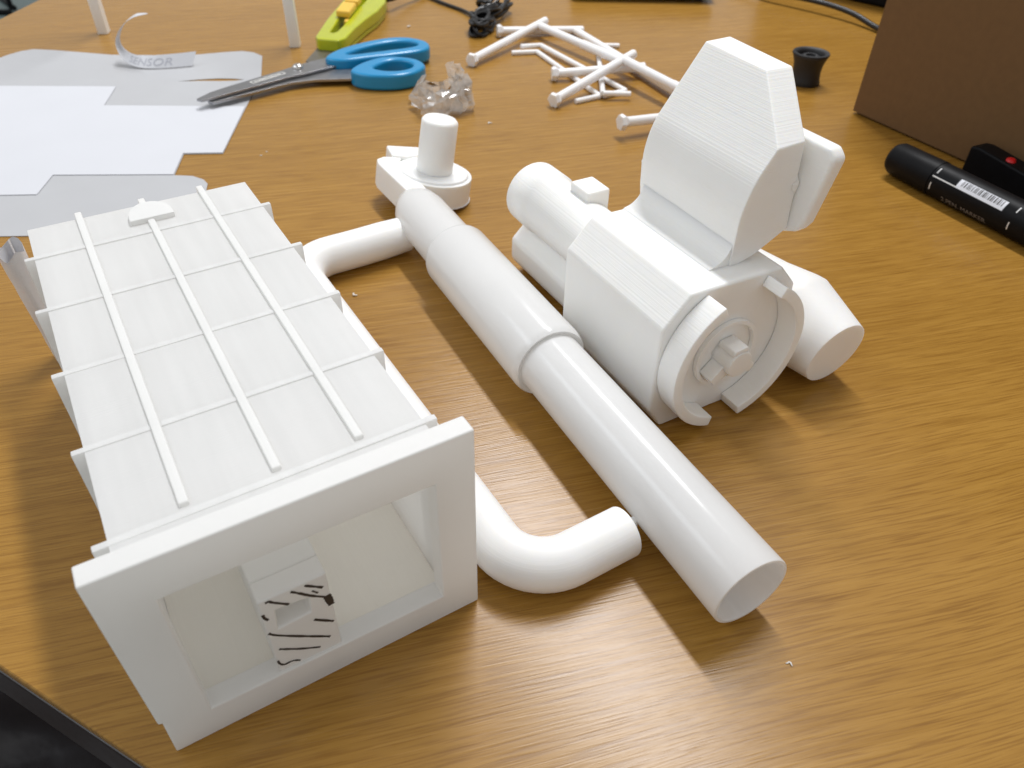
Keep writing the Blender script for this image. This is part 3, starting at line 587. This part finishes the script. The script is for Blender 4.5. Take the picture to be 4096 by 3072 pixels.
flat('slider', [(-0.1580, 0.7330), (-0.1545, 0.7330), (-0.1540, 0.7420), (-0.1580, 0.7420)], 0.0100, 0.0152, M_yel, KN, 0.0008, ko)
bm = bmesh.new(); sweep(bm, [p - ko for p in catmull([(-0.1330, 0.8250, 0.010), (-0.1270, 0.8260, 0.011), (-0.1220, 0.8380, 0.010), (-0.1130, 0.8560, 0.006), (-0.1000, 0.8800, 0.004)], 8)], 0.0022, 10); obj('wrist_cord', bm, M_cable, KN)

# ================================================================ cables and black things at the back
CB = thing('cable_bundle', 'black thin cable tied into a tangled bundle near the rods', 'cable', (-0.034, 0.79, 0))
co = Vector((-0.034, 0.79, 0))
def coil(cx, cy, ax, ay, ang, turns, zc, seed, r=0.0016):
    rnd = random.Random(seed); P = []
    for k in range(turns * 18):
        t = k / 18 * 2 * math.pi; f = 1 + 0.22 * math.sin(t * 0.37 + seed) ; a = R(ang) + 0.28 * math.sin(t * 0.21 + seed)
        x, y = ax * f * math.cos(t), ay * f * math.sin(t)
        z = zc + 0.0055 * math.sin(t * 0.53 + seed * 2) + 0.0035 * math.sin(t + seed)
        P.append(Vector((cx + x * math.cos(a) - y * math.sin(a), cy + x * math.sin(a) + y * math.cos(a), max(r * 1.02, z))) - co)
    bm = bmesh.new(); sweep(bm, P, r, 8); return obj('coil', bm, M_cable, CB)
coil(-0.0355, 0.7600, 0.0145, 0.0060, 70, 10, 0.0090, 1); coil(-0.0360, 0.7630, 0.0085, 0.0085, 40, 7, 0.0080, 5); coil(-0.0225, 0.8130, 0.0215, 0.0085, 72, 6, 0.0095, 2); coil(-0.0300, 0.7860, 0.0120, 0.0075, 55, 6, 0.0110, 3); coil(-0.0340, 0.8010, 0.0060, 0.0060, 10, 5, 0.0105, 4)
bm = bmesh.new(); sweep(bm, [p - co for p in catmull([(-0.115, 0.9000, 0.002), (-0.0848, 0.8567, 0.002), (-0.0586, 0.8267, 0.002), (-0.0430, 0.8000, 0.004), (-0.036, 0.790, 0.010)], 8)], 0.0017, 10); obj('lead', bm, M_cable, CB)
bm = bmesh.new(); sweep(bm, [p - co for p in catmull([(-0.050, 0.9000, 0.002), (-0.0400, 0.8600, 0.003), (-0.0330, 0.8330, 0.006), (-0.030, 0.812, 0.011)], 8)], 0.0017, 10); obj('lead', bm, M_cable, CB)

KB = thing('black_device', 'thin black device with a rounded edge at the back of the table', 'device', (0.13, 0.93, 0))
bm = bmesh.new(); box(bm, -0.075, 0.075, -0.055, 0.07, 0.0045, 0.020); obj('device_case', bm, M_black, KB, bevel=0.006, seg=4)
for sx in (-0.06, 0.06):
    for sy in (-0.04, 0.055):
        bm = bmesh.new(); lathe(bm, [(0, 0), (0, 0.004), (0.0046, 0.0045), (0.0046, 0)], (sx, sy, 0), (0, 0, 1), 16); obj('foot', bm, M_rubber, KB)
DK = thing('dark_case', 'large matte black case standing behind the cardboard box', 'case', (0.40, 0.93, 0), R(-46))
bm = bmesh.new(); box(bm, -0.12, 0.13, -0.055, 0.10, 0.0, 0.10); obj('case_body', bm, M_black, DK, bevel=0.004, seg=3)
bm = bmesh.new(); box(bm, -0.122, 0.132, -0.057, 0.102, 0.1003, 0.125); obj('case_lid', bm, M_black, DK, bevel=0.004, seg=3)
bm = bmesh.new(); P = catmull([(0.235, 0.935, 0.006), (0.2597, 0.8950, 0.008), (0.2850, 0.8700, 0.010), (0.3113, 0.8429, 0.010), (0.3300, 0.8180, 0.008), (0.3430, 0.7905, 0.004), (0.3560, 0.7600, 0.0030), (0.3800, 0.7300, 0.0030)], 8)
o0 = Vector((0.30, 0.85, 0)); sweep(bm, [p - o0 for p in P], 0.0026, 12); cab = obj('power_cable', bm, M_cable); cab.location = o0
tag(cab, 'thick black cable curving in front of the dark case', 'cable')

# ================================================================ cardboard box
ca = math.atan2(0.4550 - 0.5802, 0.3233 - 0.2539)
CD = thing('cardboard_box', 'plain brown cardboard carton behind the black marker pen', 'carton', (0.2539, 0.5802, 0), ca)
for nm, x0, x1, y0, y1 in (('front_panel', 0.0, 0.30, 0.0, 0.003), ('back_panel', 0.0, 0.30, 0.197, 0.200), ('side_panel', 0.0005, 0.0032, 0.0033, 0.1967), ('side_panel', 0.2968, 0.2995, 0.0033, 0.1967)):
    bm = bmesh.new(); box(bm, x0, x1, y0, y1, 0.0015, 0.24); obj(nm, bm, M_card, CD, bevel=0.0008)
bm = bmesh.new(); box(bm, 0.0035, 0.2965, 0.0033, 0.1967, 0.0, 0.003); obj('bottom_panel', bm, M_card, CD)
bm = bmesh.new(); box(bm, 0.0, 0.30, 0.0, 0.0995, 0.2403, 0.2430); obj('top_flap', bm, M_card, CD, bevel=0.0006)
bm = bmesh.new(); box(bm, 0.0, 0.30, 0.1005, 0.200, 0.2403, 0.2430); obj('top_flap', bm, M_card, CD, bevel=0.0006)

# ================================================================ black marker pen
md = Vector((0.2882 - 0.2408, 0.3931 - 0.4880, 0)).normalized(); mr_ = 0.0108
MK = thing('marker_pen', 'fat black marker pen with a barcode label and thin white rings', 'marker', (0.2450, 0.4780, 0), math.atan2(md.y, md.x))
bm = bmesh.new(); lathe(bm, [(0, 0), (0, 0.0060), (0.0015, 0.0090), (0.0040, 0.0102), (0.034, 0.0108), (0.036, 0.0108), (0.036, 0)], (0, 0, mr_), (1, 0, 0), 48); cap_ = obj('cap', bm, M_black, MK, smooth=50)
bm = bmesh.new(); lathe(bm, [(0.0363, 0), (0.0363, 0.0105), (0.150, 0.0105), (0.156, 0.0085), (0.156, 0)], (0, 0, mr_), (1, 0, 0), 48); pb = obj('barrel', bm, M_black, MK, smooth=50)
def skin(l, a, dr=0.00012): # a degrees from top towards +y
    r = 0.0105 + dr; return Vector((l, r * math.sin(R(a)), mr_ + r * math.cos(R(a))))
def patch(name, l0, l1, a0, a1, m, parent, dr=0.00012, n=8):
    bm = bmesh.new(); A = [bm.verts.new(skin(l0, a0 + (a1 - a0) * k / n, dr)) for k in range(n + 1)]; B = [bm.verts.new(skin(l1, a0 + (a1 - a0) * k / n, dr)) for k in range(n + 1)]
    for k in range(n): bm.faces.new((A[k], A[k + 1], B[k + 1], B[k]))
    return obj(name, bm, m, parent)
for l0 in (0.0385, 0.0930):
    for a0, a1 in ((-107, -82), (-50, -30)): patch('white_ring', l0, l0 + 0.0007, a0, a1, M_print, pb)
patch('white_line', 0.0375, 0.0540, -64, -60, M_print, pb)
lb = patch('barcode_label', 0.0540, 0.0860, -64, -32, M_label, pb)
l = 0.0565
while l < 0.084:
    q = random.choice((0.0003, 0.0005, 0.0008)); patch('bar', l, l + q, -54, -34, M_ink, lb, 0.0002, 5); l += q + random.choice((0.0004, 0.0006, 0.0009))
bent_text('lettering', '2 PEN. MARKER', 0.0046, lambda x, y: skin(0.0480 + x, -128 + y / 0.0105 * 57.3, 0.0002), M_greyprint, pb, cuts=1)

GD = thing('black_gadget', 'small black gadget with a red button against the cardboard', 'gadget', (0.3055, 0.4560, 0), math.atan2(md.y, md.x))
bm = bmesh.new(); prism(bm, [(-0.022, 0.0), (-0.022, 0.0215), (-0.016, 0.0225), (0.022, 0.0190), (0.026, 0.0)], XZ, -0.0085, 0.006); obj('gadget_body', bm, M_black, GD, bevel=0.0015, seg=3)
bm = bmesh.new(); lathe(bm, [(0, 0), (0, 0.0030), (0.0012, 0.0027), (0.0019, 0.0015), (0.0021, 0)], (0.0030, -0.0030, 0.0205), (0.1, -0.25, 1), 24); obj('red_button', bm, M_red, GD, smooth=60)
BC = thing('blue_pen', 'blue capped pen lying beyond the black marker', 'pen', (0.3085, 0.4150, 0), math.atan2(md.y, md.x) + R(14))
bm = bmesh.new(); lathe(bm, [(0, 0), (0.0006, 0.0060), (0.004, 0.0085), (0.030, 0.0088), (0.030, 0)], (0, 0, 0.0088), (1, 0, 0), 32); obj('pen_cap', bm, M_bluecap, BC, smooth=50)
bm = bmesh.new(); lathe(bm, [(0.0303, 0), (0.0303, 0.0075), (0.11, 0.0072), (0.11, 0)], (0, 0, 0.0088), (1, 0, 0), 32); obj('pen_barrel', bm, M_black, BC, smooth=50)

# ================================================================ rubber cup
RC = thing('rubber_cup', 'small black rubber cup with a waisted side and open top', 'cup', (0.2345, 0.6430, 0))
bm = bmesh.new(); lathe(bm, [(0, 0), (0, 0.0118), (0.0015, 0.0124), (0.004, 0.0116), (0.010, 0.0110), (0.016, 0.0116), (0.021, 0.0134), (0.0235, 0.0146), (0.0245, 0.0142), (0.0245, 0.0120), (0.0225, 0.0108), (0.0200, 0.0102), (0.0196, 0)], (0, 0, 0), (0, 0, 1), 48); obj('cup_body', bm, M_rubber, RC, smooth=60)
bm = bmesh.new(); lathe(bm, [(0.0197, 0), (0.0197, 0.0062), (0.0222, 0.0058), (0.0222, 0.0040), (0.0205, 0.0036), (0.0205, 0)], (0, 0, 0), (0, 0, 1), 32); obj('inner_boss', bm, M_rubber, RC, smooth=40)

# ================================================================ crumpled film behind the peg
def crumple(name, cx, cy, parent, W, H_, nx, ny, shape, seed):
    rnd = random.Random(seed); bm = bmesh.new(); g = [[None] * (ny + 1) for _ in range(nx + 1)]
    for i in range(nx + 1):
        for j in range(ny + 1):
            p = shape(i / nx, j / ny); q = 0.0016
            g[i][j] = bm.verts.new(Vector(p) + Vector((rnd.uniform(-q, q), rnd.uniform(-q, q), rnd.uniform(-q, q) if p[2] > 0.003 else rnd.uniform(0, q))))
    for i in range(nx):
        for j in range(ny):
            a, b, c_, d = g[i][j], g[i + 1][j], g[i + 1][j + 1], g[i][j + 1]
            if rnd.random() < 0.5: bm.faces.new((a, b, c_)); bm.faces.new((a, c_, d))
            else: bm.faces.new((a, b, d)); bm.faces.new((b, c_, d))
    return obj(name, bm, M_film, parent, smooth=0)
FB = thing('plastic_bag', 'crumpled clear plastic film scrap behind the round peg', 'plastic bag', (-0.0555, 0.566, 0))
def blob(u, v):
    a = u * 2 * math.pi; r = 0.0165 + 0.0035 * math.sin(3 * a + 0.6) + 0.002 * math.sin(7 * a); z = v * 0.021 * (1 + 0.22 * math.sin(2 * a + 1)); s = math.cos(v * 1.1) * 0.55 + 0.55 + 0.10 * math.sin(9 * a + v * 5)
    return (r * s * math.cos(a) * 1.12 - 0.001, r * s * math.sin(a) * 0.8, 0.0006 + z)
crumple('film', 0, 0, FB, 0, 0, 18, 6, blob, 3)
crumple('film_fold', 0, 0, FB, 0, 0, 8, 8, lambda u, v: (-0.012 + 0.030 * u, -0.006 + 0.014 * v + 0.004 * math.sin(5 * u), 0.004 + 0.014 * math.sin(math.pi * v) * (0.5 + 0.5 * u)), 8)
crumple('film_tab', 0, 0, FB, 0, 0, 5, 7, lambda u, v: (0.0060 + 0.011 * u - 0.0030 * v, 0.0 + 0.004 * v, 0.015 + 0.018 * v + 0.002 * math.sin(u * 3.1)), 5)
crumple('film_corner', 0, 0, FB, 0, 0, 4, 4, lambda u, v: (-0.027 + 0.010 * u, 0.012 + 0.007 * v, 0.0025 + 0.004 * u), 11)

# translucent roll behind the left wall of the box
FR = thing('film_roll', 'cloudy rolled plastic film leaning against the side of the ribbed box', 'plastic film', (-0.0488, 0.12136, 0), YB)
def roll(u, v):
    a = R(-190 + 370 * u); r = 0.0072 * (1 - 0.30 * (1 - v)) + 0.0004 * math.sin(5 * a + 3 * v); z = 0.0005 + 0.0560 * v * (1 + 0.03 * math.sin(3 * a))
    return (-0.2050 + 1.15 * r * math.cos(a), -0.0520 - 0.002 * v + r * math.sin(a) * 0.7, z)
rnd = random.Random(4); bm = bmesh.new(); g = []
for i in range(25):
    g.append([bm.verts.new(Vector(roll(i / 24, j / 10)) + Vector((rnd.uniform(-2e-4, 2e-4), rnd.uniform(-2e-4, 2e-4), 0))) for j in range(11)])
for i in range(24):
    for j in range(10): bm.faces.new((g[i][j], g[i + 1][j], g[i + 1][j + 1], g[i][j + 1]))
M_cloud = layered('cloudy_film', (0.72, 0.71, 0.72), 0.35, axis=2, sss=0.5, sssr=0.004, strength=0.3, wob=0.12)
obj('film_wall', bm, M_cloud, FR, smooth=70)

# ================================================================ crumbs
for x, y, s, lab in ((-0.1052, 0.7729, 0.0032, 'white plastic crumb between the knife and the cable bundle'), (-0.0203, 0.5449, 0.0022, 'tiny plastic shaving beside the crumpled film'), (-0.0806, 0.3219, 0.0022, 'tiny curled plastic shaving inside the bend of the pipe'),
                     (-0.1675, 0.4887, 0.0012, 'plastic speck beside the cut paper corner, farther from the box'), (-0.1698, 0.4827, 0.0012, 'plastic speck beside the cut paper corner, nearer the ribbed box'), (0.0879, 0.1252, 0.0013, 'pale plastic flake on the table before the open tube')):
    bm = bmesh.new(); P = [Vector((s * (k / 5 - 0.5) * 1.6, s * 0.35 * math.sin(k * 1.3 + x * 90), s * (0.22 + 0.10 * math.sin(k)))) for k in range(6)]
    sweep(bm, P, [s * 0.1, s * 0.2, s * 0.24, s * 0.22, s * 0.2, s * 0.08], 6)
    o = obj('plastic_shaving', bm, M_crumb); o.location = (x, y, 0.0); o.rotation_euler = (0, 0, random.uniform(0, 3)); tag(o, lab, 'shaving', 'plastic crumbs on the table')

# ================================================================ below the table
CH = thing('chair', 'chair with a black glossy seat pushed under the table corner', 'chair', (-0.37, 0.10, -0.74), R(-27))
bm = bmesh.new(); nx = 26; g = []
for i in range(nx + 1):
    row = []
    for j in range(nx + 1):
        x, y = (i / nx - 0.5) * 0.46, (j / nx - 0.5) * 0.46; e_ = max(abs(x), abs(y)) / 0.23
        row.append(bm.verts.new((x, y, 0.46 - 0.035 * e_ ** 4 + 0.010 * math.sin(x * 37 + 2 * math.sin(y * 21)) * math.sin(y * 31 + 1))))
    g.append(row)
for i in range(nx):
    for j in range(nx): bm.faces.new((g[i][j], g[i + 1][j], g[i + 1][j + 1], g[i][j + 1]))
obj('seat', bm, M_bagblk, CH, smooth=80)
bm = bmesh.new(); box(bm, -0.215, 0.215, -0.215, 0.215, 0.385, 0.418); obj('seat_pan', bm, M_black, CH, bevel=0.006)
for sx in (-0.19, 0.19):
    for sy in (-0.19, 0.19):
        bm = bmesh.new(); sweep(bm, [(sx * 1.08, sy * 1.08, 0), (sx, sy, 0.386)], 0.012, 14); obj('leg', bm, M_black, CH)
# black floor stand seen past the far corner
ST = thing('floor_stand', 'black tubular stand on the floor beyond the table corner', 'stand', (-2.149, 3.467, -0.74))
for a, b, r in (((0, 0, 0.011), (0, 0, 1.0), 0.010), ((-0.45, -0.09, 0.012), (0.02, -0.045, 0.012), 0.011), ((0.0, 0.02, 0.011), (-0.30, 0.35, 0.011), 0.010)):
    bm = bmesh.new(); sweep(bm, [a, b], r, 14); obj('tube', bm, M_black, ST)
